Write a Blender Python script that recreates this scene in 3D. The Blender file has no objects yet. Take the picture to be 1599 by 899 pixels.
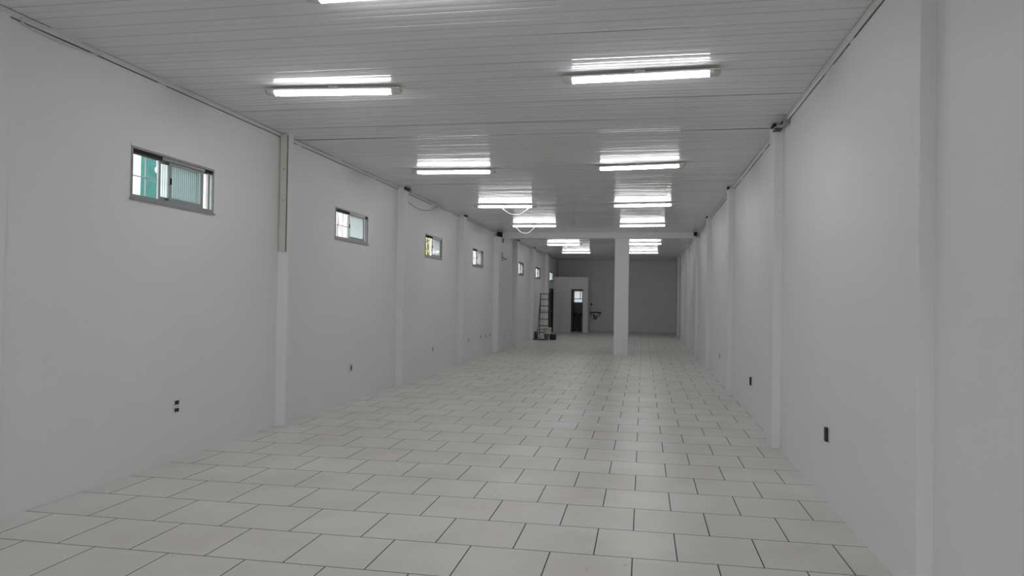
import bpy, bmesh, math, random
from mathutils import Vector, Matrix, Euler
random.seed(7)
sc = bpy.context.scene
C = sc.collection

# ---------------------------------------------------------------- camera
FPX, YAW, PITCH, ROLL = 1140.62, 0.18208, 0.01356, 0.0157
fw = Vector((-math.sin(YAW)*math.cos(PITCH), math.cos(YAW)*math.cos(PITCH), math.sin(PITCH)))
rt = Vector((math.cos(YAW), math.sin(YAW), 0)); up = rt.cross(fw)
cr, sr = math.cos(ROLL), math.sin(ROLL)
cx = cr*rt + sr*up; cy = -sr*rt + cr*up
cam = bpy.data.cameras.new('camera'); cam.sensor_width = 36; cam.lens = FPX/1599*36
cam.clip_start = .05; cam.clip_end = 300
co = bpy.data.objects.new('camera', cam); C.objects.link(co)
m = Matrix((cx, cy, -fw)).transposed().to_4x4(); m.translation = Vector((0, 0, 1.6))
co.matrix_world = m
sc.camera = co

# ---------------------------------------------------------------- world and exposure
W = bpy.data.worlds.new('overcast_sky'); sc.world = W; W.use_nodes = True
bg = W.node_tree.nodes['Background']; bg.inputs[0].default_value = (.98, .98, 1, 1); bg.inputs[1].default_value = 3.7
sc.view_settings.view_transform = 'Standard'; sc.view_settings.look = 'None'
sc.view_settings.gamma = 1; sc.view_settings.use_curve_mapping = False
sc.view_settings.exposure = 0.0
TUBE = 21.5          # radiance of the lit diffusers

# ---------------------------------------------------------------- room numbers (metres)
WL, WR, H = -4.408, 1.452, 3.552
Y0, Y1 = -3.2, 37.0

# ---------------------------------------------------------------- materials
def nodes(name):
    m = bpy.data.materials.new(name); m.use_nodes = True
    nt = m.node_tree; b = nt.nodes['Principled BSDF']; return m, nt, b
def N(nt, t, **kw):
    n = nt.nodes.new(t)
    for k, v in kw.items(): setattr(n, k, v)
    return n
def mat(name, col, rough=.5, metal=0, spec=.5, var=.04, scale=6, bump=0, bscale=60, trans=0):
    m, nt, b = nodes(name)
    g = N(nt, 'ShaderNodeNewGeometry')
    no = N(nt, 'ShaderNodeTexNoise'); no.inputs['Scale'].default_value = scale; no.inputs['Detail'].default_value = 3
    nt.links.new(g.outputs['Position'], no.inputs['Vector'])
    r = N(nt, 'ShaderNodeValToRGB')
    r.color_ramp.elements[0].position = .3; r.color_ramp.elements[1].position = .7
    r.color_ramp.elements[0].color = tuple(c*(1-var) for c in col)+(1,)
    r.color_ramp.elements[1].color = tuple(min(1, c*(1+var)) for c in col)+(1,)
    nt.links.new(no.outputs['Fac'], r.inputs[0]); nt.links.new(r.outputs[0], b.inputs['Base Color'])
    b.inputs['Roughness'].default_value = rough; b.inputs['Metallic'].default_value = metal
    b.inputs['Specular IOR Level'].default_value = spec
    if trans: b.inputs['Transmission Weight'].default_value = trans
    if bump:
        n2 = N(nt, 'ShaderNodeTexNoise'); n2.inputs['Scale'].default_value = bscale; n2.inputs['Detail'].default_value = 4
        nt.links.new(g.outputs['Position'], n2.inputs['Vector'])
        bp = N(nt, 'ShaderNodeBump'); bp.inputs['Strength'].default_value = bump; bp.inputs['Distance'].default_value = .004
        nt.links.new(n2.outputs['Fac'], bp.inputs['Height']); nt.links.new(bp.outputs[0], b.inputs['Normal'])
    return m

M = {}
M['wall'] = mat('white_wall_paint', (.86, .86, .86), .55, var=.012, scale=.9, bump=.25, bscale=9)
M['back'] = mat('back_wall_paint', (.87, .87, .865), .6, var=.015, scale=.8, bump=.2, bscale=9)
M['pillar'] = mat('pillar_paint', (.85, .85, .87), .5, var=.01)
M['beam'] = mat('beam_paint', (.84, .84, .85), .5, var=.015)
M['outer'] = mat('outer_render', (.6, .6, .58), .8)
M['pvc_trim'] = mat('cream_plastic_trim', (.68, .675, .66), .4, var=.04, scale=3)
M['duct'] = mat('beige_plastic_duct', (.68, .66, .61), .4, var=.04, scale=9)
M['gap'] = mat('gap_shade_and_track', (.03, .027, .025), .9)  # near-black: painted shade of gaps and holes, also the black head tracks
M['white_plastic'] = mat('white_plastic', (.75, .75, .73), .35)
M['end_plastic'] = mat('grey_end_plastic', (.6, .6, .56), .4)
M['ivory'] = mat('ivory_plate', (.72, .71, .64), .4)
M['black'] = mat('black_plastic', (.012, .012, .013), .45)
M['dark_grey'] = mat('dark_grey_metal', (.07, .08, .08), .45, metal=.3)
M['alu'] = mat('aluminium_frame', (.32, .34, .34), .38, metal=.55, var=.06, scale=20)
M['alu_dark'] = mat('aluminium_track', (.10, .11, .11), .45, metal=.4)
M['grille'] = mat('grille_paint', (.55, .56, .56), .5)
M['ladder'] = mat('ladder_steel', (.07, .075, .08), .4, metal=.4)
M['bucket'] = mat('white_bucket_plastic', (.7, .7, .64), .4, var=.1, scale=12)
M['bucket_grey'] = mat('grey_bucket_plastic', (.2, .2, .2), .5, var=.2, scale=12)
M['paint_splash'] = mat('paint_tin', (.1, .1, .1), .45, var=.3, scale=20)
M['jug'] = mat('translucent_jug', (.45, .46, .44), .4, var=.2, scale=14)
M['granite'] = mat('dark_granite', (.018, .018, .02), .55, var=.4, scale=60)
M['steel'] = mat('grey_steel', (.35, .36, .37), .3, metal=.8)
M['porcelain'] = mat('blue_grey_porcelain', (.10, .15, .19), .2)
M['bath_tile'] = mat('bathroom_wall', (.24, .25, .26), .35)
M['door'] = mat('dark_door_metal', (.035, .04, .04), .45, metal=.3)
M['door_mid'] = mat('grey_door_stile', (.09, .095, .095), .45, metal=.2)
M['cord'] = mat('white_cord', (.72, .73, .72), .4)
M['cord_grey'] = mat('grey_cord', (.33, .33, .31), .5)
M['ground'] = mat('concrete_ground', (.35, .34, .33), .9, var=.15, scale=2)
M['teal'] = mat('teal_render', (.018, .13, .115), .7, var=.15, scale=5)
M['red'] = mat('terracotta_pot', (.62, .16, .09), .7)
M['white_render'] = mat('white_render', (.82, .82, .8), .8)
M['leaf'] = mat('yellow_green_leaf', (.42, .47, .06), .6, var=.4, scale=30)
M['bark'] = mat('brown_stem', (.08, .06, .035), .8)

def rough_render():
    m, nt, b = nodes('pink_rough_render')
    g = N(nt, 'ShaderNodeNewGeometry')
    mp = N(nt, 'ShaderNodeMapping'); mp.inputs['Scale'].default_value = (1, 4, 2.2)
    nt.links.new(g.outputs['Position'], mp.inputs['Vector'])
    no = N(nt, 'ShaderNodeTexNoise'); no.inputs['Scale'].default_value = 3.5; no.inputs['Detail'].default_value = 5
    nt.links.new(mp.outputs[0], no.inputs['Vector'])
    r = N(nt, 'ShaderNodeValToRGB'); r.color_ramp.elements[0].position = .42; r.color_ramp.elements[1].position = .62
    r.color_ramp.elements[0].color = (.42, .36, .35, 1); r.color_ramp.elements[1].color = (.9, .86, .85, 1)
    nt.links.new(no.outputs['Fac'], r.inputs[0]); nt.links.new(r.outputs[0], b.inputs['Base Color'])
    b.inputs['Roughness'].default_value = .9
    return m
M['pink_render'] = rough_render()

def floor_mat():
    m, nt, b = nodes('white_ceramic_tiles')
    L = nt.links.new
    g = N(nt, 'ShaderNodeNewGeometry'); phi = .00431
    def dot(v):
        d = N(nt, 'ShaderNodeVectorMath', operation='DOT_PRODUCT'); d.inputs[1].default_value = v
        L(g.outputs['Position'], d.inputs[0]); return d.outputs['Value']
    def math_(op, a, bb=None):
        n = N(nt, 'ShaderNodeMath', operation=op)
        if hasattr(a, 'links'): L(a, n.inputs[0])
        else: n.inputs[0].default_value = a
        if bb is not None:
            if hasattr(bb, 'links'): L(bb, n.inputs[1])
            else: n.inputs[1].default_value = bb
        return n.outputs[0]
    u = math_('SUBTRACT', dot((math.cos(phi), math.sin(phi), 0)), -.04512)
    v = math_('SUBTRACT', dot((-math.sin(phi), math.cos(phi), 0)), 4.61681)
    cmb = N(nt, 'ShaderNodeCombineXYZ'); L(u, cmb.inputs[0]); L(v, cmb.inputs[1])
    br = N(nt, 'ShaderNodeTexBrick', offset=.467, offset_frequency=2, squash=1, squash_frequency=2)
    br.inputs['Scale'].default_value = 1; br.inputs['Brick Width'].default_value = .51293
    br.inputs['Row Height'].default_value = .54335; br.inputs['Mortar Size'].default_value = .0038
    br.inputs['Mortar Smooth'].default_value = .12; br.inputs['Bias'].default_value = 0
    br.inputs['Color1'].default_value = (.80, .80, .775, 1); br.inputs['Color2'].default_value = (.84, .84, .82, 1)
    br.inputs['Mortar'].default_value = (.04, .038, .034, 1)
    L(cmb.outputs[0], br.inputs['Vector'])
    # faint dirt and mottling
    no = N(nt, 'ShaderNodeTexNoise'); no.inputs['Scale'].default_value = 1.3; no.inputs['Detail'].default_value = 5
    L(g.outputs['Position'], no.inputs['Vector'])
    r = N(nt, 'ShaderNodeValToRGB'); r.color_ramp.elements[0].position = .3; r.color_ramp.elements[1].position = .65
    r.color_ramp.elements[0].color = (.88, .87, .85, 1); r.color_ramp.elements[1].color = (1, 1, 1, 1)
    L(no.outputs['Fac'], r.inputs[0])
    mx = N(nt, 'ShaderNodeMix', data_type='RGBA', blend_type='MULTIPLY'); mx.inputs[0].default_value = 1
    L(br.outputs['Color'], mx.inputs[6]); L(r.outputs[0], mx.inputs[7])
    # small dark scuffs
    n3 = N(nt, 'ShaderNodeTexNoise'); n3.inputs['Scale'].default_value = 7; n3.inputs['Detail'].default_value = 2
    L(g.outputs['Position'], n3.inputs['Vector'])
    r3 = N(nt, 'ShaderNodeValToRGB'); r3.color_ramp.elements[0].position = .76; r3.color_ramp.elements[1].position = .79
    r3.color_ramp.elements[0].color = (1, 1, 1, 1); r3.color_ramp.elements[1].color = (.6, .58, .55, 1)
    L(n3.outputs['Fac'], r3.inputs[0])
    m2 = N(nt, 'ShaderNodeMix', data_type='RGBA', blend_type='MULTIPLY'); m2.inputs[0].default_value = 1
    L(mx.outputs[2], m2.inputs[6]); L(r3.outputs[0], m2.inputs[7])
    L(m2.outputs[2], b.inputs['Base Color'])
    rr = N(nt, 'ShaderNodeMapRange'); rr.inputs['To Min'].default_value = .34; rr.inputs['To Max'].default_value = .8
    L(br.outputs['Fac'], rr.inputs['Value']); L(rr.outputs[0], b.inputs['Roughness'])
    b.inputs['Specular IOR Level'].default_value = .4
    inv = math_('SUBTRACT', 1, br.outputs['Fac'])
    n4 = N(nt, 'ShaderNodeTexNoise'); n4.inputs['Scale'].default_value = 5; n4.inputs['Detail'].default_value = 2
    L(g.outputs['Position'], n4.inputs['Vector'])
    hgt = math_('ADD', inv, math_('MULTIPLY', n4.outputs['Fac'], .35))
    bp = N(nt, 'ShaderNodeBump'); bp.inputs['Strength'].default_value = .5; bp.inputs['Distance'].default_value = .003
    L(hgt, bp.inputs['Height']); L(bp.outputs[0], b.inputs['Normal'])
    return m
M['floor'] = floor_mat()

def ceil_mat():
    m, nt, b = nodes('white_plastic_ceiling_panels')
    L = nt.links.new
    g = N(nt, 'ShaderNodeNewGeometry')
    mp = N(nt, 'ShaderNodeMapping'); mp.inputs['Scale'].default_value = (.25, 4.88, 1)
    L(g.outputs['Position'], mp.inputs['Vector'])
    no = N(nt, 'ShaderNodeTexNoise'); no.inputs['Scale'].default_value = 1; no.inputs['Detail'].default_value = 3
    L(mp.outputs[0], no.inputs['Vector'])
    r = N(nt, 'ShaderNodeValToRGB'); r.color_ramp.elements[0].position = .3; r.color_ramp.elements[1].position = .7
    r.color_ramp.elements[0].color = (.79, .785, .795, 1); r.color_ramp.elements[1].color = (.82, .815, .82, 1)
    L(no.outputs['Fac'], r.inputs[0]); L(r.outputs[0], b.inputs['Base Color'])
    b.inputs['Roughness'].default_value = .12; b.inputs['Specular IOR Level'].default_value = .06
    return m
M['ceiling'] = ceil_mat()
M['groove_dark'] = mat('ceiling_edge_gap', (.12, .12, .115), .8)
M['groove'] = mat('ceiling_groove', (.33, .33, .33), .6)

def emit(name, col, s):
    m, nt, b = nodes(name)
    b.inputs['Base Color'].default_value = (.9, .9, .9, 1)
    b.inputs['Emission Color'].default_value = (*col, 1); b.inputs['Emission Strength'].default_value = s
    b.inputs['Roughness'].default_value = .4
    return m
M['tube'] = emit('lit_opal_diffuser', (1, .995, 1), TUBE)

def glass(name, col, clear, ribs=0):
    """obscure glass: part clear, part scattering, with a glossy face"""
    m, nt, b = nodes(name); nt.nodes.remove(b); L = nt.links.new
    out = nt.nodes['Material Output']
    tr = N(nt, 'ShaderNodeBsdfTransparent'); tl = N(nt, 'ShaderNodeBsdfTranslucent'); gl = N(nt, 'ShaderNodeBsdfGlossy')
    gl.inputs['Roughness'].default_value = .08
    tr.inputs['Color'].default_value = (*col, 1); tl.inputs['Color'].default_value = (*col, 1)
    m1 = N(nt, 'ShaderNodeMixShader'); m1.inputs[0].default_value = 1-clear
    L(tr.outputs[0], m1.inputs[1]); L(tl.outputs[0], m1.inputs[2])
    m2 = N(nt, 'ShaderNodeMixShader'); m2.inputs[0].default_value = .07
    L(m1.outputs[0], m2.inputs[1]); L(gl.outputs[0], m2.inputs[2]); L(m2.outputs[0], out.inputs['Surface'])
    if ribs:
        g = N(nt, 'ShaderNodeNewGeometry'); sx = N(nt, 'ShaderNodeSeparateXYZ'); L(g.outputs['Position'], sx.inputs[0])
        mu = N(nt, 'ShaderNodeMath', operation='MULTIPLY'); mu.inputs[1].default_value = 2*math.pi/ribs
        L(sx.outputs['Y'], mu.inputs[0])
        si = N(nt, 'ShaderNodeMath', operation='SINE'); L(mu.outputs[0], si.inputs[0])
        rp = N(nt, 'ShaderNodeMapRange'); rp.inputs['From Min'].default_value = -1; L(si.outputs[0], rp.inputs['Value'])
        mx = N(nt, 'ShaderNodeMix', data_type='RGBA')
        mx.inputs[6].default_value = tuple(c*.55 for c in col)+(1,); mx.inputs[7].default_value = (*col, 1)
        L(rp.outputs[0], mx.inputs[0]); L(mx.outputs[2], tr.inputs['Color']); L(mx.outputs[2], tl.inputs['Color'])
    return m
M['reeded'] = glass('reeded_glass', (.86, .94, .935), .38, .032)
M['frost'] = glass('frosted_glass', (.5, .53, .54), .15)

# ---------------------------------------------------------------- mesh helpers
def bm_new(): return bmesh.new()
def box(bm, x0, x1, y0, y1, z0, z1, bev=0, mi=0):
    vs = [bm.verts.new((x, y, z)) for x in (x0, x1) for y in (y0, y1) for z in (z0, z1)]
    F = [(0, 1, 3, 2), (4, 6, 7, 5), (0, 4, 5, 1), (2, 3, 7, 6), (0, 2, 6, 4), (1, 5, 7, 3)]
    fs = [bm.faces.new([vs[i] for i in f]) for f in F]
    for f in fs: f.material_index = mi
    if bev:
        es = list({e for f in fs for e in f.edges})
        bmesh.ops.bevel(bm, geom=es, offset=bev, segments=2, affect='EDGES', profile=.5)
    return bm
def tube(bm, pts, r, n=8, cap=True):
    pts = [Vector(p) for p in pts]; rings = []
    for i, p in enumerate(pts):
        a = pts[max(0, i-1)]; b = pts[min(len(pts)-1, i+1)]; t = (b-a).normalized()
        ref = Vector((0, 0, 1)) if abs(t.z) < .9 else Vector((1, 0, 0))
        s = t.cross(ref).normalized(); w = s.cross(t)
        rr = r[i] if isinstance(r, (list, tuple)) else r
        rings.append([bm.verts.new(p+rr*(math.cos(k*2*math.pi/n)*s+math.sin(k*2*math.pi/n)*w)) for k in range(n)])
    for a, b in zip(rings, rings[1:]):
        for k in range(n): bm.faces.new((a[k], a[(k+1) % n], b[(k+1) % n], b[k])).smooth = True
    if cap: bm.faces.new(rings[0][::-1]); bm.faces.new(rings[-1])
    return bm
def lathe(bm, prof, c=(0, 0, 0), n=28, sx=1, sy=1):
    rings = []
    for r, z in prof:
        if r < 1e-5: rings.append([bm.verts.new((c[0], c[1], c[2]+z))])
        else: rings.append([bm.verts.new((c[0]+sx*r*math.cos(k*2*math.pi/n), c[1]+sy*r*math.sin(k*2*math.pi/n), c[2]+z)) for k in range(n)])
    for a, b in zip(rings, rings[1:]):
        for k in range(n):
            q = (a[k % len(a)], a[(k+1) % n % len(a)], b[(k+1) % n % len(b)], b[k % len(b)])
            q = list(dict.fromkeys(q))
            if len(q) > 2: bm.faces.new(q).smooth = True
    return bm
def bar(bm, a, b, w, t, bev=0):
    """rectangular bar from a to b, w wide, t thick"""
    a, b = Vector(a), Vector(b); d = b-a; L = d.length
    q = d.to_track_quat('Z', 'Y').to_matrix().to_4x4(); q.translation = a
    k = len(bm.verts)
    t2 = bmesh.new(); box(t2, -w/2, w/2, -t/2, t/2, 0, L, bev); bmesh.ops.transform(t2, matrix=q, verts=t2.verts)
    me = bpy.data.meshes.new('tmp'); t2.to_mesh(me); t2.free(); bm.from_mesh(me); bpy.data.meshes.remove(me)
    return bm
def obj(name, bm, mt, parent=None, loc=None, kind=None):
    bmesh.ops.recalc_face_normals(bm, faces=bm.faces)
    me = bpy.data.meshes.new(name); bm.to_mesh(me); bm.free()
    for x in (mt if isinstance(mt, (list, tuple)) else [mt]): me.materials.append(x)
    o = bpy.data.objects.new(name, me); C.objects.link(o)
    if parent: o.parent = parent
    if loc: o.location = loc
    if kind: o['kind'] = kind
    return o
def struct(name, bm, mt, label=None):
    o = obj(name, bm, mt, kind='structure')
    if label: o['label'] = label
    return o
def tag(o, label, cat, group=None):
    o['label'] = label; o['category'] = cat
    if group: o['group'] = group
    return o
def thing(name, label, cat, loc=(0, 0, 0), rz=0, group=None):
    o = bpy.data.objects.new(name, None); o.empty_display_size = .1; C.objects.link(o)
    o.location = loc; o.rotation_euler = (0, 0, rz)
    return tag(o, label, cat, group)
def copy_tree(o, parent=None):
    c = o.copy(); C.objects.link(c); c.parent = parent
    for ch in [x for x in bpy.data.objects if x.parent == o]: copy_tree(ch, c)
    return c

# ---------------------------------------------------------------- floor
bm = bm_new(); box(bm, WL-.18, WR+.18, Y0, Y1+.18, -.12, 0); struct('floor', bm, M['floor'])

# ---------------------------------------------------------------- ceiling: plastic planks laid across the room
bm = bm_new()
P = .2033; nx = 26; CURL = .0027
y = Y0; xs = [WL+(WR-WL)*i/nx for i in range(nx+1)]
def wob(n):
    ph = [random.uniform(0, 6.28) for _ in range(3)]
    return lambda x: (math.sin(x*1.1+ph[0])+.6*math.sin(x*2.3+ph[1])+.3*math.sin(x*4.1+ph[2]))*n
prof = []          # (distance across plank, rise of groove, curl of rib edge)
for r0 in (.0022, .1028):
    r1 = .0978
    prof += [(r0+a*r1, 0, c) for a, c in ((a_, (2*a_-1)**2) for a_ in (0, .04, .1, .18, .28, .4, .5, .6, .72, .82, .9, .96, 1))]
RIB = len(prof)//2
Yc = 4.93 - P*40 - P*.0
y = Yc + 0
while y < Y0: y += P
y -= P
while y < Y1:
    tilt = random.gauss(0, .0011)*(3.5 if random.random() < .15 else 1); cup = random.gauss(.00003, .00006)
    wt = wob(.0004); wz = wob(.00012); deep = random.random()
    c2 = [random.uniform(.2, 1)*(2 if random.random() < .08 else 1)*CURL for _ in range(2)]
    cw = [wob(.25) for _ in range(2)]
    cols = []
    for x in xs:
        col = []
        for k, (d, g, cl) in enumerate(prof):
            rb = k // RIB; t = (d-P/2)/(P/2)
            z = H + (tilt+wt(x))*(d-P/2) - cup*(1-t*t) + wz(x) + cl*c2[rb]*max(.1, 1+cw[rb](x))
            col.append((x, min(max(y+d, Y0), Y1), z))
        cols.append(col)
    for rb in range(2):
        rows = [[bm.verts.new(c[k]) for k in range(rb*RIB, (rb+1)*RIB)] for c in cols]
        for a, b in zip(rows, rows[1:]):
            for k in range(RIB-1): bm.faces.new((a[k], a[k+1], b[k+1], b[k])).smooth = True
    # groove bottoms between ribs and between planks
    for (k0, k1, dp) in ((RIB-1, RIB, .0007), (2*RIB-1, None, .0035*(.5+deep))):
        for ca, cb in zip(cols, cols[1:]):
            def q(c):
                p = c[k0]; e = c[k1] if k1 is not None else (p[0], min(p[1]+.0045, Y1), p[2])
                return [bm.verts.new(v) for v in (p, (p[0], (p[1]+e[1])/2, p[2]+dp), e)]
            A, B = q(ca), q(cb)
            for k in range(2):
                f = bm.faces.new((A[k], A[k+1], B[k+1], B[k])); f.material_index = 1 if k1 is None else 0
    y += P
# closed upper side of the ceiling
box(bm, WL-.18, WR+.18, Y0, Y1+.18, H+.03, H+.1)
ceiling = bpy.data.objects.new('ceiling', bpy.data.meshes.new('ceiling'))
bm.to_mesh(ceiling.data); bm.free(); C.objects.link(ceiling); ceiling['kind'] = 'structure'
ceiling.data.materials.append(M['ceiling']); ceiling.data.materials.append(M['groove'])

# ---------------------------------------------------------------- left wall with window and door openings
WIN = [(5.61, 6.84), (9.84, 11.09), (14.17, 15.40), (18.28, 19.50), (24.95, 26.19), (29.18, 30.42), (33.45, 34.70)]
ZA, ZB = 2.42, 2.87
DOOR = (33.25, 34.95, 2.08)
T = .16
bm = bm_new()
def wseg(bm, y0, y1, z0, z1): box(bm, WL-T, WL, y0, y1, z0, z1)
ys = Y0
for i, (a, b) in enumerate(WIN):
    if i < 6:
        wseg(bm, ys, b if False else a, 0, H+.03)
        wseg(bm, a, b, 0, ZA); wseg(bm, a, b, ZB, H+.03); ys = b
wseg(bm, ys, DOOR[0], 0, H+.03)
wseg(bm, DOOR[0], DOOR[1], DOOR[2], ZA)
wseg(bm, DOOR[0], WIN[6][0], ZA, ZB); wseg(bm, WIN[6][1], DOOR[1], ZA, ZB)
wseg(bm, DOOR[0], DOOR[1], ZB, H+.03)
wseg(bm, DOOR[1], Y1+.18, 0, H+.03)
bmesh.ops.remove_doubles(bm, verts=bm.verts, dist=1e-5)
wl = struct('wall_left', bm, M['wall'])
PL = [(3.9, 4.36, .012), (8.21, 8.30, .13), (12.5, 12.72, .13), (16.85, 17.07, .13), (20.9, 21.75, .16), (24.1, 24.42, .14), (27.75, 28.07, .14), (32.0, 32.35, .14)]
for a, b, e in PL:
    bm = bm_new(); box(bm, WL-.01, WL+e, a, b, 0, H+.01 if abs(a-20.9) > .1 else 3.39, .006)
    obj('pilaster', bm, M['wall'], wl)
bm = bm_new(); box(bm, WR, WR+.15, Y0, Y1+.18, 0, H+.03)
wr = struct('wall_right', bm, M['wall'])
PR = [(4.07, 4.42, .078), (8.38, 8.70, .09), (12.92, 13.24, .09), (17.4, 17.72, .09), (21.35, 21.75, .09), (25.6, 25.92, .09), (29.8, 30.12, .09), (33.6, 33.92, .09)]
for a, b, e in PR:
    bm = bm_new(); box(bm, WR-e, WR+.01, a, b, 0, H+.01 if abs(a-21.35) > .1 else 3.39, .006)
    obj('pilaster', bm, M['wall'], wr)
# back wall with the bathroom window opening
bw = (-3.62, -3.13, 1.40, 2.02)
bm = bm_new()
box(bm, WL, bw[0], Y1, Y1+.18, 0, H+.03); box(bm, bw[1], WR, Y1, Y1+.18, 0, H+.03)
box(bm, bw[0], bw[1], Y1, Y1+.18, 0, bw[2]); box(bm, bw[0], bw[1], Y1, Y1+.18, bw[3], H+.03)
struct('wall_back', bm, M['back'])
# shop front behind the viewer, open roller door
bm = bm_new()
box(bm, WL-T, -3.5, Y0-.18, Y0, 0, H+.1); box(bm, -.3, WR+.15, Y0-.18, Y0, 0, H+.1); box(bm, -3.5, -.3, Y0-.18, Y0, 2.6, H+.1)
struct('wall_front', bm, M['wall'])

# bathroom partition
XC = -2.76; YC = 35.2; ZC = 2.65
bd = (-3.56, -3.01, 2.07)
bm = bm_new()
box(bm, WL, bd[0], YC, YC+.14, 0, ZC); box(bm, bd[1], XC, YC, YC+.14, 0, ZC); box(bm, bd[0], bd[1], YC, YC+.14, bd[2], ZC)
box(bm, XC-.12, XC, YC+.14, Y1, 0, ZC)
struct('wall_bathroom', bm, M['wall'])
bm = bm_new(); box(bm, WL, XC-.12, YC+.14, Y1, ZC-.1, ZC-.001); struct('ceiling_bathroom', bm, M['bath_tile'])
# dark lining of the bathroom (tiles to the ceiling)
bm = bm_new()
box(bm, WL, WL+.02, YC+.14, Y1, 0, ZC-.1)
box(bm, WL+.02, bw[0], Y1-.02, Y1, 0, ZC-.1); box(bm, bw[1], XC-.12, Y1-.02, Y1, 0, ZC-.1)
box(bm, bw[0], bw[1], Y1-.02, Y1, 0, bw[2]); box(bm, bw[0], bw[1], Y1-.02, Y1, bw[3], ZC-.1)
struct('wall_bathroom_tiles', bm, M['bath_tile'])
# bathroom door frame
bm = bm_new()
box(bm, bd[0]-.005, bd[0]+.025, YC-.006, YC+.146, 0, bd[2], .003); box(bm, bd[1]-.025, bd[1]+.005, YC-.006, YC+.146, 0, bd[2], .003)
box(bm, bd[0]+.025, bd[1]-.025, YC-.006, YC+.146, bd[2]-.05, bd[2], .003)
d2 = struct('door_2', bm, M['door_mid'])
bm = bm_new(); box(bm, bd[0]+.03, bd[0]+.06, YC+.16, YC+.72, .01, bd[2]-.06, .004); obj('door_leaf', bm, M['dark_grey'], d2)
bm = bm_new(); tube(bm, [(bd[0]+.06, YC+.66, 1.02), (bd[0]+.10, YC+.66, 1.02), (bd[0]+.10, YC+.56, 1.02)], .009); obj('door_handle', bm, M['steel'], d2)
# double metal door in left wall
bm = bm_new(); a, b, z = DOOR
box(bm, WL-T, WL+.01, a, a+.05, 0, z, .003); box(bm, WL-T, WL+.01, b-.05, b, 0, z, .003); box(bm, WL-T, WL+.01, a+.05, b-.05, z-.06, z, .003)
d1 = struct('door_1', bm, M['door'])
ym = (a+b)/2
for k, (p, q) in enumerate(((a+.05, ym), (ym, b-.05))):
    bm = bm_new()
    box(bm, WL-.07, WL-.03, p+.002, p+.07, .01, z-.065, .002); box(bm, WL-.07, WL-.03, q-.07, q-.002, .01, z-.065, .002)
    box(bm, WL-.07, WL-.03, p+.07, q-.07, .01, .16); box(bm, WL-.07, WL-.03, p+.07, q-.07, z-.16, z-.065)
    box(bm, WL-.07, WL-.03, p+.07, q-.07, 1.0, 1.08)
    s = .18
    while s < z-.2:
        if not (.95 < s < 1.1):
            bar(bm, (WL-.052, p+.07, s), (WL-.052, q-.07, s), .045, .005)
        s += .045
    box(bm, WL-.085, WL-.072, p+.01, q-.01, .02, z-.07)
    lf = obj('door_leaf', bm, M['door'] if k else M['door_mid'], d1)
bm = bm_new(); tube(bm, [(WL-.03, ym+.05, 1.0), (WL+.02, ym+.05, 1.0), (WL+.02, ym+.16, 1.0)], .009); obj('door_handle', bm, M['steel'], d1)

# ---------------------------------------------------------------- windows
def rect_frame(bm, x0, x1, a, b, z0, z1, w, wb=None, bev=.002):
    wb = wb or w
    box(bm, x0, x1, a, a+w, z0, z1, bev); box(bm, x0, x1, b-w, b, z0, z1, bev)
    box(bm, x0, x1, a+w, b-w, z0, z0+wb, bev); box(bm, x0, x1, a+w, b-w, z1-w, z1, bev)
def window(n, a, b, opens):
    """opens: list of (y0, y1, depth index) sashes that carry glass; the rest is open"""
    bm = bm_new(); xo = WL-.075
    rect_frame(bm, xo, WL+.008, a, b, ZA, ZB, .018, .026)
    f = struct('window_%d' % n, bm, M['alu'])
    s0, s1 = min(o[0] for o in opens), max(o[1] for o in opens)
    bm = bm_new(); box(bm, xo+.012, WL-.004, a+.018, s0, ZB-.052, ZB-.018); obj('head_track', bm, M['gap'], f)
    bm = bm_new(); box(bm, xo+.012, WL-.004, s1, b-.018, ZB-.048, ZB-.018); obj('head_track', bm, M['gap'], f)
    bm = bm_new(); box(bm, xo+.012, WL-.002, s0, s1, ZB-.045, ZB-.018); obj('head_rail', bm, M['alu'], f)
    bm = bm_new(); box(bm, WL-.03, WL-.012, b-.075, b-.045, ZA+.036, ZB-.048, .002); obj('jamb_rail', bm, M['alu'], f)
    bm = bm_new(); box(bm, WL+.001, WL+.014, a-.01, b+.01, ZB, ZB+.018, .003); obj('head_bead', bm, M['wall'], f)
    bm = bm_new(); box(bm, WL+.001, WL+.02, a-.012, b+.012, ZA-.016, ZA, .003)
    box(bm, xo+.012, WL-.004, a+.018, b-.018, ZA+.026, ZA+.036); obj('window_sill', bm, M['alu'], f)
    for (p, q, k) in opens:
        x0 = WL-.062+.026*k
        bm = bm_new(); rect_frame(bm, x0, x0+.02, p, q, ZA+.036, ZB-.045, .028, .034)
        s = obj('sash', bm, M['alu'], f)
        bm = bm_new(); box(bm, x0+.008, x0+.012, p+.028, q-.028, ZA+.07, ZB-.077); obj('window_pane', bm, M['reeded'], s)
        if k: 
            bm = bm_new(); box(bm, x0+.02, x0+.032, p+.008, p+.024, (ZA+ZB)/2-.03, (ZA+ZB)/2+.03, .003); obj('sash_latch', bm, M['black'], s)
    # outer security grille
    bm = bm_new(); xg = WL-.12; zm = (ZA+ZB)/2+.0
    tube(bm, [(xg, a, zm), (xg, b, zm)], .006, 6)
    m_ = 7
    for i in range(1, m_):
        yy = a+(b-a)*i/m_; tube(bm, [(xg, yy, ZA), (xg, yy, ZB)], .006, 6)
    obj('security_grille', bm, M['grille'], f)
    return f
window(1, *WIN[0], [(6.155, 6.69, 1), (6.035, 6.64, 0)])
window(2, *WIN[1], [(10.37, 10.98, 1)])
window(3, *WIN[2], [(14.72, 15.36, 1)])
window(4, *WIN[3], [(18.82, 19.36, 1)])
window(5, *WIN[4], [(25.55, 26.15, 1)])
window(6, *WIN[5], [(29.8, 30.4, 1)])
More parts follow.
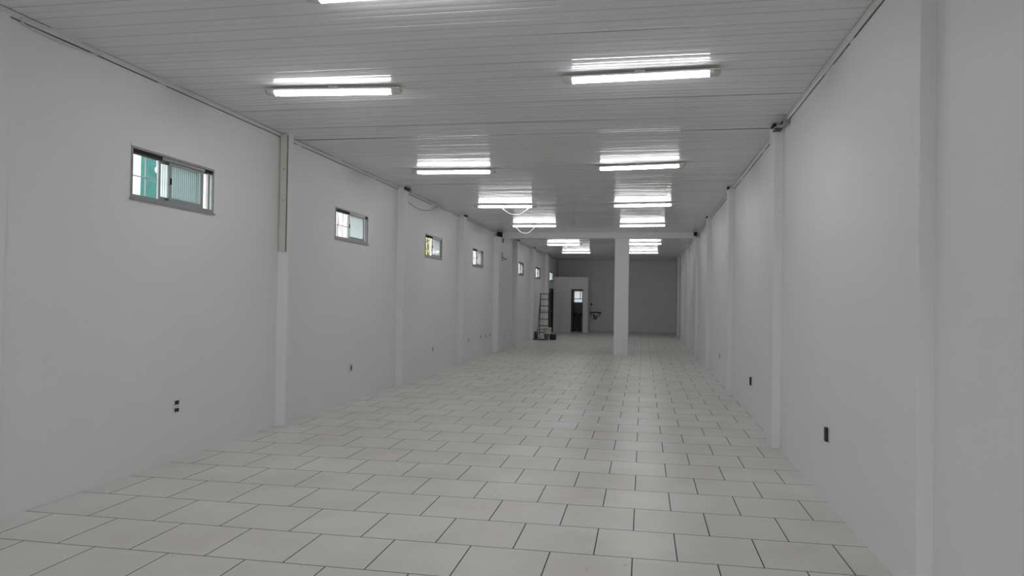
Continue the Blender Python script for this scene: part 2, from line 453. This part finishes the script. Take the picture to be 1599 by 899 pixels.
window(7, *WIN[6], [(34.08, 34.68, 1)])
# bathroom window
bm = bm_new()
box(bm, bw[0], bw[1], Y1-.03, Y1+.05, bw[2], bw[2]+.03, .002); box(bm, bw[0], bw[1], Y1-.03, Y1+.05, bw[3]-.03, bw[3], .002)
box(bm, bw[0], bw[0]+.03, Y1-.03, Y1+.05, bw[2]+.03, bw[3]-.03, .002); box(bm, bw[1]-.03, bw[1], Y1-.03, Y1+.05, bw[2]+.03, bw[3]-.03, .002)
box(bm, bw[0]+.03, bw[1]-.03, Y1, Y1+.03, bw[2]+.19, bw[2]+.215)
xm = bw[0]+.33; box(bm, xm-.012, xm+.012, Y1, Y1+.03, bw[2]+.215, bw[3]-.03)
w8 = struct('window_8', bm, M['alu'])
bm = bm_new(); box(bm, bw[0]+.03, bw[1]-.03, Y1+.012, Y1+.018, bw[2]+.03, bw[3]-.03); obj('window_pane', bm, M['frost'], w8)

# ---------------------------------------------------------------- cornices
def cornice(n, side, a, b, seed):
    rnd = random.Random(seed); bm = bm_new(); s = 1 if side == 'L' else -1
    x = WL if side == 'L' else WR
    k = max(2, int((b-a)/.45)); ring = []
    prof = [(0, -.006), (.012, -.006), (.016, -.03), (.024, -.044), (.036, -.05), (.05, -.048), (.055, -.02), (.055, .004), (0, .004)]
    prof = [(.0, -.034), (.008, -.034), (.012, -.029), (.016, -.018), (.024, -.011), (.032, -.008), (.036, -.003), (.036, .008), (.0, .008)]
    for i in range(k+1):
        yy = a+(b-a)*i/k; dx = rnd.uniform(0, .003); dz = rnd.uniform(-.005, .002)
        ring.append([bm.verts.new((x+s*(px+dx if px > 0 else px+.0005), yy, H+pz+(dz if pz < 0 else 0))) for px, pz in prof])
    for r0, r1 in zip(ring, ring[1:]):
        for j in range(len(prof)): bm.faces.new((r0[j], r0[(j+1) % len(prof)], r1[(j+1) % len(prof)], r1[j]))
    bm.faces.new(ring[0]); bm.faces.new(ring[-1][::-1])
    t = struct('trim_%d' % n, bm, M['pvc_trim'])
    # broken, wavering dark strips: gap shadow painted below, dark joint above the cornice
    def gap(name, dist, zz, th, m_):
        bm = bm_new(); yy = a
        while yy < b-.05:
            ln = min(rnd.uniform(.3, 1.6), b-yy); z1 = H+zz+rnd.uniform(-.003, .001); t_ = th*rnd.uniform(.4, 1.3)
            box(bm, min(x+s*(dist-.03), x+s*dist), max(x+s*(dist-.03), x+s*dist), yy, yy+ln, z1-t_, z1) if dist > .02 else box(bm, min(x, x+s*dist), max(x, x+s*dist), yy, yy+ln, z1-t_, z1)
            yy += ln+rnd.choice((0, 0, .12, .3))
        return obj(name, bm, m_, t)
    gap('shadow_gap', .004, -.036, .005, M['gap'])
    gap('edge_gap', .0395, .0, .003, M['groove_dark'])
    return t
n = 1
edges = [Y0]+[v for p in PL[1:] for v in p[:2]]+[Y1]
for i in range(0, len(edges), 2):
    cornice(n, 'L', edges[i], edges[i+1]-.002, n); n += 1
edges = [Y0]+[v for p in PR for v in p[:2]]+[Y1]
for i in range(0, len(edges), 2):
    cornice(n, 'R', edges[i], edges[i+1]-.002, n); n += 1

# dark boxes painted in as shaded holes where ceiling meets pilasters
def notch_shade(x, y, s, w=.09, d=.05, h=.05, par=None):
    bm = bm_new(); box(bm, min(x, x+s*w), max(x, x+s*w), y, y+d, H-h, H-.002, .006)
    return obj('cutout_shade', bm, M['gap'], par)
for a, b, e in PL[2:4]+PL[5:]: notch_shade(WL+e-.01, a-.03, 1, .05, .22, .03, wl)
for a, b, e in PR[1:4]: notch_shade(WR-e+.01, a-.05, -1, .035, .16, .03, wr); 

# ---------------------------------------------------------------- beam and pillar
bm = bm_new(); box(bm, WL+.16, WR-.09, 21.36, 21.74, 3.385, H+.01, .006)
beam = tag(obj('ceiling_beam', bm, M['beam']), 'white concrete beam crossing the room under the ceiling, resting on the square pillar', 'beam')
bm = bm_new(); box(bm, WL+.01, WL+.15, 21.3, 21.5, 3.42, H-.004, .008); obj('beam_pocket_shade', bm, M['gap'], beam)  # solid near-black box, painted shade of the hole at the beam end
bm = bm_new(); box(bm, WR-.15, WR-.06, 21.3, 21.42, 3.44, H-.004, .008); obj('beam_pocket_shade', bm, M['gap'], beam)
bm = bm_new(); box(bm, -.915, -.51, 21.34, 21.76, 0, 3.386, .008)
tag(obj('pillar', bm, M['pillar']), 'free-standing square white pillar standing on the tiled floor towards the back', 'pillar')

# ---------------------------------------------------------------- cable duct on first left pilaster
root = thing('cable_duct', 'beige vertical plastic cable duct running down from ceiling on the left wall pilaster', 'cable duct', (WL+.058, 8.21, 2.12))
bm = bm_new(); box(bm, -.042, .042, -.02, 0, 0, 1.415, .003); obj('duct_cover', bm, M['duct'], root)
bm = bm_new(); box(bm, -.046, -.0425, -.012, 0, .005, 1.41); box(bm, .0425, .046, -.012, 0, .005, 1.41); obj('duct_edge_line', bm, M['gap'], root)  # near-black lines along both edges of the cover
for zz in (.62, 1.0):
    bm = bm_new(); lathe(bm, [(0, .003), (.006, .002), (.007, 0)], n=10); bmesh.ops.rotate(bm, cent=(0, 0, 0), matrix=Matrix.Rotation(math.pi/2, 3, 'X'), verts=bm.verts)
    bmesh.ops.translate(bm, vec=(.005, -.02, zz), verts=bm.verts); obj('screw', bm, M['dark_grey'], root)

# ---------------------------------------------------------------- ceiling lights
def fixture(L, ribbed):
    t = thing('ceiling_light', '', 'ceiling light')
    w = .058
    bm = bm_new(); hl = L/2+.085
    pr = [(-w, -.032), (-w*.95, -.037), (-w*.85, -.040), (w*.85, -.040), (w*.95, -.037), (w, -.032), (w, -.026), (-w, -.026)]
    r = [[bm.verts.new((x, a, z)) for a, z in pr] for x in (-hl, hl)]
    for j in range(len(pr)): bm.faces.new((r[0][j], r[0][(j+1) % len(pr)], r[1][(j+1) % len(pr)], r[1][j]))
    bm.faces.new(r[0]); bm.faces.new(r[1][::-1])
    obj('housing', bm, M['white_plastic'], t)
    bm = bm_new(); box(bm, -.045, .045, -.03, .03, -.026, .012, .004); obj('mounting_bracket', bm, M['white_plastic'], t)
    bm = bm_new(); n = int(L/.009) if ribbed else 24; rings = []
    for i in range(n+1):
        x = -L/2+L*i/n; s = (1-.12*(i % 2)) if ribbed else 1
        if i in (0, n): s *= .86
        rings.append([bm.verts.new((x, .047*s*math.cos(th), -.0395-.039*s*abs(math.sin(th))**.8)) for th in [math.pi*k/10 for k in range(11)]])
    for a, b in zip(rings, rings[1:]):
        for k in range(10): bm.faces.new((a[k], a[k+1], b[k+1], b[k])).smooth = not ribbed
        bm.faces.new((a[0], b[0], b[10], a[10]))
    bm.faces.new(rings[0]); bm.faces.new(rings[-1][::-1])
    obj('diffuser', bm, M['tube'], t)
    for s in (-1, 1):
        bm = bm_new(); x0 = s*(L/2+.001); x1 = s*(L/2+.092)
        rr = []
        for x, k in ((x0, 1.02), (x0+(x1-x0)*.6, 1.0), (x0+(x1-x0)*.88, .85), (x1, .6)):
            rr.append([bm.verts.new((x, .05*k*math.cos(th), -.0395-.040*k*abs(math.sin(th))**.8)) for th in [math.pi*j/10 for j in range(11)]])
        for a, b in zip(rr, rr[1:]):
            for j in range(10): bm.faces.new((a[j], a[j+1], b[j+1], b[j])).smooth = True
            bm.faces.new((a[0], b[0], b[10], a[10]))
        bm.faces.new(rr[0]); bm.faces.new(rr[-1])
        obj('end_cap', bm, M['end_plastic'], t)
    return t
plain, ribbed = fixture(1.12, False), fixture(1.15, True)
used = set()
LT = [  # left end, right end, ribbed, label
 ((-3.39, 6.17), (-2.26, 6.26), 0, 'smooth lit tube light below the ceiling, nearest of the left row'),
 ((-.655, 6.14), (.50, 6.09), 1, 'ribbed lit tube light hung below the ceiling, nearest of the right row'),
 ((-2.04, 4.23), (-.88, 4.21), 1, 'ribbed lit tube light cut off by the top edge of the picture'),
 ((-3.38, 10.40), (-2.26, 10.46), 0, 'lit tube light, second in the left row, level with the second window'),
 ((-.70, 10.36), (.46, 10.22), 0, 'lit tube light, second in the right row, slightly askew'),
 ((-3.39, 14.47), (-2.27, 14.50), 0, 'lit tube light with a white cord sagging below it, third in the left row'),
 ((-.67, 14.50), (.48, 14.40), 0, 'lit tube light, third in the right row, in front of the pillar top'),
 ((-3.39, 18.40), (-2.27, 18.42), 0, 'lit tube light with sagging cord, just in front of the beam, left row'),
 ((-.69, 18.44), (.45, 18.34), 0, 'lit tube light just in front of the beam, fourth in the right row'),
 ((-3.36, 24.78), (-2.24, 24.76), 0, 'lit tube light, first behind the beam on the left'),
 ((-.66, 24.40), (.47, 24.30), 0, 'lit tube light behind the beam, left end hidden by the pillar, nearer one'),
 ((-3.34, 29.08), (-2.20, 29.04), 0, 'lit tube light farthest back in the left row'),
 ((-.68, 29.05), (.42, 28.95), 0, 'lit tube light farthest back in the right row, left end hidden by the pillar'),
]
for (a, b, rb, lab) in LT:
    src = ribbed if rb else plain
    o = src if id(src) not in used else copy_tree(src)
    used.add(id(src))
    o.location = ((a[0]+b[0])/2*1.03, (a[1]+b[1])/2*1.03, H); o.rotation_euler.z = math.atan2(b[1]-a[1], b[0]-a[0])
    o['label'] = lab; o['category'] = 'ceiling light'; o['group'] = 'tube lights in two rows on the ceiling'
    def cord(p0, p1, sag):
        bm = bm_new(); pts = []
        for i in range(21):
            t = i/20; pts.append((p0+(p1-p0)*t, .0+.05*math.sin(t*3.14), -.075-sag*4*t*(1-t)))
        tube(bm, pts, .0045, 6); obj('power_cord', bm, M['cord'], o)
    if abs(a[1]-14.47) < .01: cord(-.08, .5, .14)
    if abs(a[1]-18.40) < .01: cord(-.50, .0, .17)

# ---------------------------------------------------------------- outlets
def outlet(label, side, y, z, style):
    s = 1 if side == 'L' else -1; x = WL if side == 'L' else WR
    t = thing('wall_outlet', label, 'wall outlet', (x, y, z), 0, 'outlets low along the side walls')
    pl = M['white_plastic'] if style in ('open', 'white') else M['ivory']
    bm = bm_new(); box(bm, min(0, s*.009), max(0, s*.009), -.04, .04, -.062, .062, .003); obj('cover_plate', bm, pl, t)
    if style == 'open':
        for zz, h in ((.036, .019), (-.034, .017)):
            bm = bm_new(); box(bm, min(s*.008, s*.016), max(s*.008, s*.016), -.03, .03, zz-h, zz+h, .004); obj('socket', bm, M['black'], t)
    elif style == 'ajar':
        bm = bm_new(); box(bm, min(s*.008, s*.03), max(s*.008, s*.03), -.03, .03, -.056, .056, .004); obj('socket', bm, M['black'], t)
    else:
        bm = bm_new(); box(bm, min(s*.008, s*.014), max(s*.008, s*.014), -.02, .022, -.035, .035, .003); obj('socket', bm, M['dark_grey'] , t)
    return t
outlet('white wall outlet with two black sockets, under the nearest left window', 'L', 6.30, .515, 'open')
outlet('small ivory wall outlet, second along the left wall', 'L', 10.5, .5, 'ivory')
outlet('small ivory wall outlet, third along the left wall', 'L', 14.81, .5, 'ivory')
outlet('small ivory wall outlet, fourth along the left wall', 'L', 17.94, .52, 'ivory')
for y_, w_ in ((19.35, 'first'), (19.95, 'second'), (20.5, 'third')):
    outlet('tiny pale wall outlet by the beam pilaster, %s of a row of three' % w_, 'L', y_, .53, 'white')
outlet('open wall outlet with bare black socket, nearest on the right wall', 'R', 6.24, .545, 'ajar')
outlet('ivory wall outlet with dark side, second along the right wall', 'R', 10.57, .5, 'ajar')
outlet('small ivory wall outlet, farthest along the right wall', 'R', 15.0, .51, 'ivory')
# light switch
t = thing('light_switch', 'small dark light switch at chest height on the far left wall', 'light switch', (WL, 24.55, 1.36))
bm = bm_new(); box(bm, 0, .01, -.04, .04, -.06, .06, .003); obj('cover_plate', bm, M['white_plastic'], t)
bm = bm_new(); box(bm, .009, .018, -.03, .03, -.05, .05, .003); obj('rocker', bm, M['black'], t)
# bracket lamp stub on the beam pilaster
t = thing('wall_bracket', 'small grey metal wall bracket high on the left pilaster that carries the beam', 'bracket', (WL+.16, 21.35, 2.72))
bm = bm_new(); box(bm, 0, .012, -.03, .03, .08, .24, .003); obj('back_plate', bm, M['dark_grey'], t)
bm = bm_new(); bar(bm, (.01, 0, .09), (.14, 0, .02), .02, .02); bar(bm, (.01, 0, .0), (.14, 0, .02), .015, .015); box(bm, 0, .012, -.02, .02, -.03, .08, .002); obj('bracket_arm', bm, M['dark_grey'], t)
t = thing('junction_box', 'tiny dark junction box just under the left end of the beam', 'junction box', (WL+.16, 21.4, 3.3))
bm = bm_new(); box(bm, 0, .03, -.03, .03, -.05, .05, .004); obj('box_body', bm, M['dark_grey'], t)
bm = bm_new(); tube(bm, [(.015, 0, .045), (.015, 0, .095)], .008); obj('conduit', bm, M['dark_grey'], t)
# right side clamp box near ceiling
t = thing('junction_box', 'small grey metal junction box at the ceiling edge on the right wall', 'junction box', (WR-.02, 8.05, H-.05))
bm = bm_new(); box(bm, -.05, .0, -.10, .06, -.045, .0, .004); obj('box_body', bm, M['alu'], t)
bm = bm_new(); box(bm, -.062, -.05, -.05, .03, -.035, -.008, .003); obj('box_lid', bm, M['black'], t)
bm = bm_new(); box(bm, WR-.11, WR-.03, 8.25, 8.40, H-.085, H-.07, .002)
tag(obj('metal_angle', bm, M['dark_grey']), 'short dark metal angle on top of the first full right pilaster', 'bracket')

# ---------------------------------------------------------------- loose cables on left wall
def cable(label, pts, r, mt):
    bm = bm_new(); P_ = []
    V = [Vector(p) for p in pts]
    for i in range(len(V)-1):
        p0, p1, p2, p3 = V[max(0, i-1)], V[i], V[i+1], V[min(len(V)-1, i+2)]
        for k in range(6):
            t = k/6; P_.append(.5*((2*p1)+(-p0+p2)*t+(2*p0-5*p1+4*p2-p3)*t*t+(-p0+3*p1-3*p2+p3)*t**3))
    P_.append(V[-1]); tube(bm, P_, r, 6); return tag(obj('loose_cable', bm, mt), label, 'cable')
X = WL+.012
cable('thin grey cable sagging in a loop from the ceiling edge of the left wall', [(X+.17, 12.75, H-.03), (X+.06, 12.86, 3.46), (X+.01, 12.98, 3.39), (X, 13.2, 3.335), (X, 13.75, 3.31), (X, 14.3, 3.35), (X, 14.75, 3.45), (X, 14.95, H-.03)], .005, M['cord_grey'])
cable('pale cable drooping below the ceiling edge at the near left corner', [(X+.02, 4.42, H-.03), (X, 4.47, 3.50), (X, 4.62, 3.483), (X, 4.85, 3.482), (X, 5.1, 3.50), (X+.02, 5.22, H-.03)], .006, M['pvc_trim'])
bm = bm_new()
for i in range(4): tube(bm, [(WL+.16+.006*i, 12.42+.05*i+.03*math.sin(j), H-.03-.006*i+.014*math.cos(j*1.3)) if False else (WL+.16+.05*math.cos(j*.63), 12.55+.09*math.sin(j*.63), H-.02-.009*i) for j in range(11)], .006, 6, False)
tag(obj('cable_coil', bm, M['dark_grey']), 'small dark coil of cable at ceiling height on top of the second left pilaster', 'cable')

# ---------------------------------------------------------------- ladder and buckets
L = thing('stepladder', 'dark metal stepladder standing open by the far left wall', 'ladder', (-3.99, 28.95, 0), math.radians(14))
h = 1.80
def rail(name, x0, x1, y0, y1, w, t_):
    bm = bm_new(); bar(bm, (x0, y0, .0), (x1, y1, h-.03), w, t_, .003); return obj(name, bm, M['ladder'], L)
rail('front_rail', -.235, -.165, -.28, 0, .03, .05); rail('front_rail', .235, .165, -.28, 0, .03, .05)
rail('rear_rail', -.23, -.165, .56, .04, .025, .03); rail('rear_rail', .23, .165, .56, .04, .025, .03)
for i in range(6):
    z = .26+.262*i; f = z/h; hw = .235-.07*f; yy = -.28+.28*f
    bm = bm_new(); box(bm, -hw, hw, yy-.02, yy+.06, z-.022, z+.008, .003); obj('step', bm, M['ladder'], L)
bm = bm_new(); box(bm, -.19, .19, -.10, .07, h-.03, h+.0, .006); obj('top_step', bm, M['ladder'], L)
for q in ((-.275, .21, .43, .33), (-.22, .19, .22, 1.1)):
    bm = bm_new(); bar(bm, (q[0], q[2], q[3]), (q[1], q[2], q[3]), .02, .02); obj('rear_brace', bm, M['ladder'], L)
for s in (-1, 1):
    bm = bm_new(); bar(bm, (s*.2, -.15, .86), (s*.21, .28, .9), .018, .006); obj('spreader', bm, M['ladder'], L)

def bucket(name, label, loc, r, hh, mt, handle=True, cat='bucket', lid=False):
    t = thing(name, label, cat, loc)
    bm = bm_new(); pr = [(0, 0), (r*.8, 0), (r*.82, .008), (r*.97, hh*.88), (r*1.04, hh*.88), (r*1.04, hh*.93), (r, hh*.93), (r*1.03, hh), (r*.96, hh), (r*.78, .012), (0, .012)]
    if lid: pr = pr[:8]+[(r*1.0, hh+.006), (0, hh+.006)]
    lathe(bm, pr); obj('bucket_body', bm, mt, t)
    if handle:
        bm = bm_new(); pts = [(r*1.05*math.cos(a), -r*.35*math.sin(a)-.01, hh*.9-r*.95*math.sin(a)) for a in [math.pi*i/14 for i in range(15)]]
        tube(bm, pts, .003, 6); obj('handle', bm, M['dark_grey'], t)
    return t
bucket('bucket', 'grey lidded bucket on the floor, carrying the white bucket', (-3.78, 28.02, 0), .10, .235, M['bucket_grey'], lid=True)
bucket('bucket', 'white plastic bucket, topmost of the pile beside the stepladder', (-3.73, 28.02, .2425), .155, .235, M['bucket'])
bucket('paint_tin', 'dark paint tin on the floor at the foot of the stepladder', (-4.17, 28.2, 0), .065, .17, M['paint_splash'], cat='paint tin', lid=True)
bucket('paint_tin', 'grey paint tin on the floor against the far left wall', (-4.32, 28.05, 0), .07, .22, M['jug'], cat='paint tin', lid=True)
bucket('bucket', 'mottled grey bucket on the floor between stepladder and wall', (-4.27, 28.38, 0), .10, .30, M['bucket_grey'])
# plastic jug
t = thing('plastic_jug', 'translucent plastic jug on the floor left of the white bucket', 'jug', (-4.04, 27.94, 0))
bm = bm_new(); lathe(bm, [(0, 0), (.06, 0), (.066, .01), (.066, .15), (.05, .19), (.02, .215), (.02, .235), (0, .235)], sy=.75); obj('jug_body', bm, M['jug'], t)
bm = bm_new(); lathe(bm, [(.023, .232), (.023, .252), (0, .252)], n=14); obj('cap', bm, M['black'], t)
# dark board on the floor
bm = bm_new(); box(bm, -4.40, -3.78, 27.78, 27.86, 0, .05, .004)
tag(obj('wooden_batten', bm, M['paint_splash']), 'dark batten lying on the floor in front of the stepladder and tins', 'batten')
# black crate
t = thing('plastic_crate', 'small black open crate on floor right of the white bucket', 'crate', (-3.545, 28.2, 0))
bm = bm_new(); box(bm, -.11, .11, -.14, .14, 0, .012); box(bm, -.115, -.10, -.14, .14, 0, .2, .003); box(bm, .10, .115, -.14, .14, 0, .2, .003)
box(bm, -.1, .1, -.145, -.13, 0, .2, .003); box(bm, -.1, .1, .13, .145, 0, .2, .003); obj('crate_body', bm, M['black'], t)
bm = bm_new(); box(bm, -.125, .125, -.155, -.13, .185, .205, .003); box(bm, -.125, .125, .13, .155, .185, .205, .003)
box(bm, -.125, -.1, -.13, .13, .185, .205, .003); box(bm, .1, .125, -.13, .13, .185, .205, .003); obj('rim', bm, M['black'], t)

# ---------------------------------------------------------------- sink on back wall
t = thing('sink_counter', 'dark stone sink counter mounted on the back wall beside the bathroom', 'sink', (-2.49, Y1, .0))
bm = bm_new(); x0, x1 = -.265, .265
box(bm, x0, -.2, -.52, -.0, .90, .955, .004); box(bm, .16, x1, -.52, 0, .90, .955, .004); box(bm, -.2, .16, -.52, -.44, .90, .955, .004); box(bm, -.2, .16, -.12, 0, .90, .955, .004)
obj('countertop', bm, M['granite'], t)
bm = bm_new()
box(bm, -.2, -.192, -.44, -.12, .86, .95); box(bm, .152, .16, -.44, -.12, .86, .95); box(bm, -.192, .152, -.44, -.432, .86, .95); box(bm, -.192, .152, -.128, -.12, .86, .95); box(bm, -.2, .16, -.44, -.12, .85, .862)
obj('basin', bm, M['steel'], t)
bm = bm_new(); box(bm, x0, .46, -.012, 0, .957, 1.16, .002); obj('backsplash', bm, M['back'], t)
bm = bm_new(); tube(bm, [(-.08, -.28, .852), (-.08, -.28, .66), (-.06, -.27, .62), (-.02, -.24, .61), (.02, -.2, .63), (.04, -.16, .69), (.04, -.1, .72), (.04, 0, .72)], .024, 10); obj('drain_trap', bm, M['black'], t)
for s in (-.22, .22):
    bm = bm_new(); bar(bm, (s, 0, .76), (s, -.34, .898), .02, .008); bar(bm, (s, -.006, .74), (s, -.006, .9), .02, .01); obj('support_bracket', bm, M['wall'], t)
t = thing('wall_tap', 'dark wall tap above the left end of the sink counter', 'tap', (-2.715, Y1, 1.33))
bm = bm_new(); lathe(bm, [(0, 0), (.04, 0), (.04, .012), (0, .02)], n=16); bmesh.ops.rotate(bm, cent=(0, 0, 0), matrix=Matrix.Rotation(math.pi/2, 3, 'X'), verts=bm.verts); obj('flange', bm, M['dark_grey'], t)
bm = bm_new(); tube(bm, [(0, 0, 0), (0, -.08, 0), (0, -.14, .01), (0, -.2, -.005), (0, -.21, -.05)], .016, 10); obj('spout', bm, M['black'], t)
bm = bm_new(); tube(bm, [(0, -.07, 0), (0, -.07, .05)], .012, 8); box(bm, -.045, .045, -.08, -.06, .05, .065, .003); obj('tap_handle', bm, M['black'], t)
# pedestal washbasin inside the bathroom
t = thing('pedestal_washbasin', 'blue-grey pedestal washbasin seen through the bathroom doorway', 'washbasin', (-3.36, 36.55, 0))
bm = bm_new(); lathe(bm, [(0, .70), (.10, .71), (.2, .76), (.25, .84), (.26, .88), (.245, .885), (.21, .84), (.12, .77), (0, .75)], sy=.8); obj('basin', bm, M['porcelain'], t)
bm = bm_new(); lathe(bm, [(.13, 0), (.12, .03), (.085, .15), (.08, .5), (.10, .72)]); obj('pedestal', bm, M['porcelain'], t)
bm = bm_new(); tube(bm, [(0, .17, .86), (0, .17, .98), (0, .10, 1.02), (0, .04, 1.0)], .013, 8); obj('tap', bm, M['steel'], t)

# ---------------------------------------------------------------- outside: neighbour plots seen through the high windows
bm = bm_new(); box(bm, -40, WL-T-.001, -30, 90, -.2, -.05); box(bm, WL-T, WR+.2, -30, Y0-.18, -.2, -.02)
g_ = obj('ground_outside', bm, M['ground'], kind='structure')
t = thing('neighbour_house', 'white neighbouring house with a teal painted strip seen through the nearest window', 'house', (-8.0, 10.0, 0))
bm = bm_new(); box(bm, -4, 0, -4.5, .41, 0, 6); box(bm, -4, 0, .86, 3.2, 0, 6); obj('house_wall', bm, M['white_render'], t)
bm = bm_new(); box(bm, -3.9, -.03, .38, .86, 0, 5.9); obj('teal_wall', bm, M['teal'], t)
bm = bm_new(); lathe(bm, [(0, 0), (.025, .02), (.035, .06), (.025, .1), (0, .12)], (.06, .72, 3.55), 12); lathe(bm, [(0, .12), (.01, .12), (.01, .3), (0, .3)], (.06, .72, 3.55), 8); obj('wall_lamp', bm, M['white_render'], t)
for q in ((.36, .5), (.66, .9)):
    bm = bm_new(); box(bm, .0, .12, *q, 3.0, 3.04, .01); obj('red_ledge', bm, M['red'], t)
bm = bm_new(); box(bm, -6.7, -6.45, 12.6, 19.2, 0, 4.4); box(bm, -6.7, -6.45, 23.2, 31, 0, 4.6)
tag(obj('boundary_wall', bm, M['pink_render']), 'rough pinkish rendered wall outside the second and fourth windows', 'wall')
bm = bm_new(); box(bm, -7.6, -7.4, 19.2, 23.2, 0, 4.6)
tag(obj('garden_wall', bm, M['white_render']), 'bright white wall behind the yellow plant outside the third window', 'wall')
bm = bm_new(); box(bm, -9.2, -9.0, 31, 75, 0, 3.6)
tag(obj('far_boundary_wall', bm, M['white_render']), 'pale wall outside the three farthest left windows', 'wall')
t = thing('yellow_shrub', 'yellow-green shrub with dark stems outside the third window', 'shrub', (-6.3, 20.55, 0))
bm = bm_new()
for i in range(5):
    yy = -.3+.13*i; tube(bm, [(0, yy*.4, -.05), (.05*math.sin(i), yy, 1.6), (.03*math.cos(i), yy+.04, 3.6)], [.03, .022, .012], 6)
obj('stems', bm, M['bark'], t)
bm = bm_new(); rnd = random.Random(3)
for i in range(520):
    z = rnd.uniform(1.4, 3.5); w_ = .42 if z < 2.9 else .3
    p = Vector((rnd.gauss(0, .12), rnd.uniform(-w_-.12, w_-.1), z)); R_ = Euler([rnd.uniform(0, 6.28) for _ in range(3)]).to_matrix(); s = rnd.uniform(.03, .06)
    q = [Vector((-s, 0, 0)), Vector((0, -s*.35, .004)), Vector((s, 0, 0)), Vector((0, s*.35, .004))]
    vs = [bm.verts.new(p+R_ @ v) for v in q]; bm.faces.new(vs)
    vs = [bm.verts.new(p+R_ @ (v+Vector((0, 0, -.003)))) for v in q]; bm.faces.new(vs[::-1])
obj('foliage', bm, M['leaf'], t)
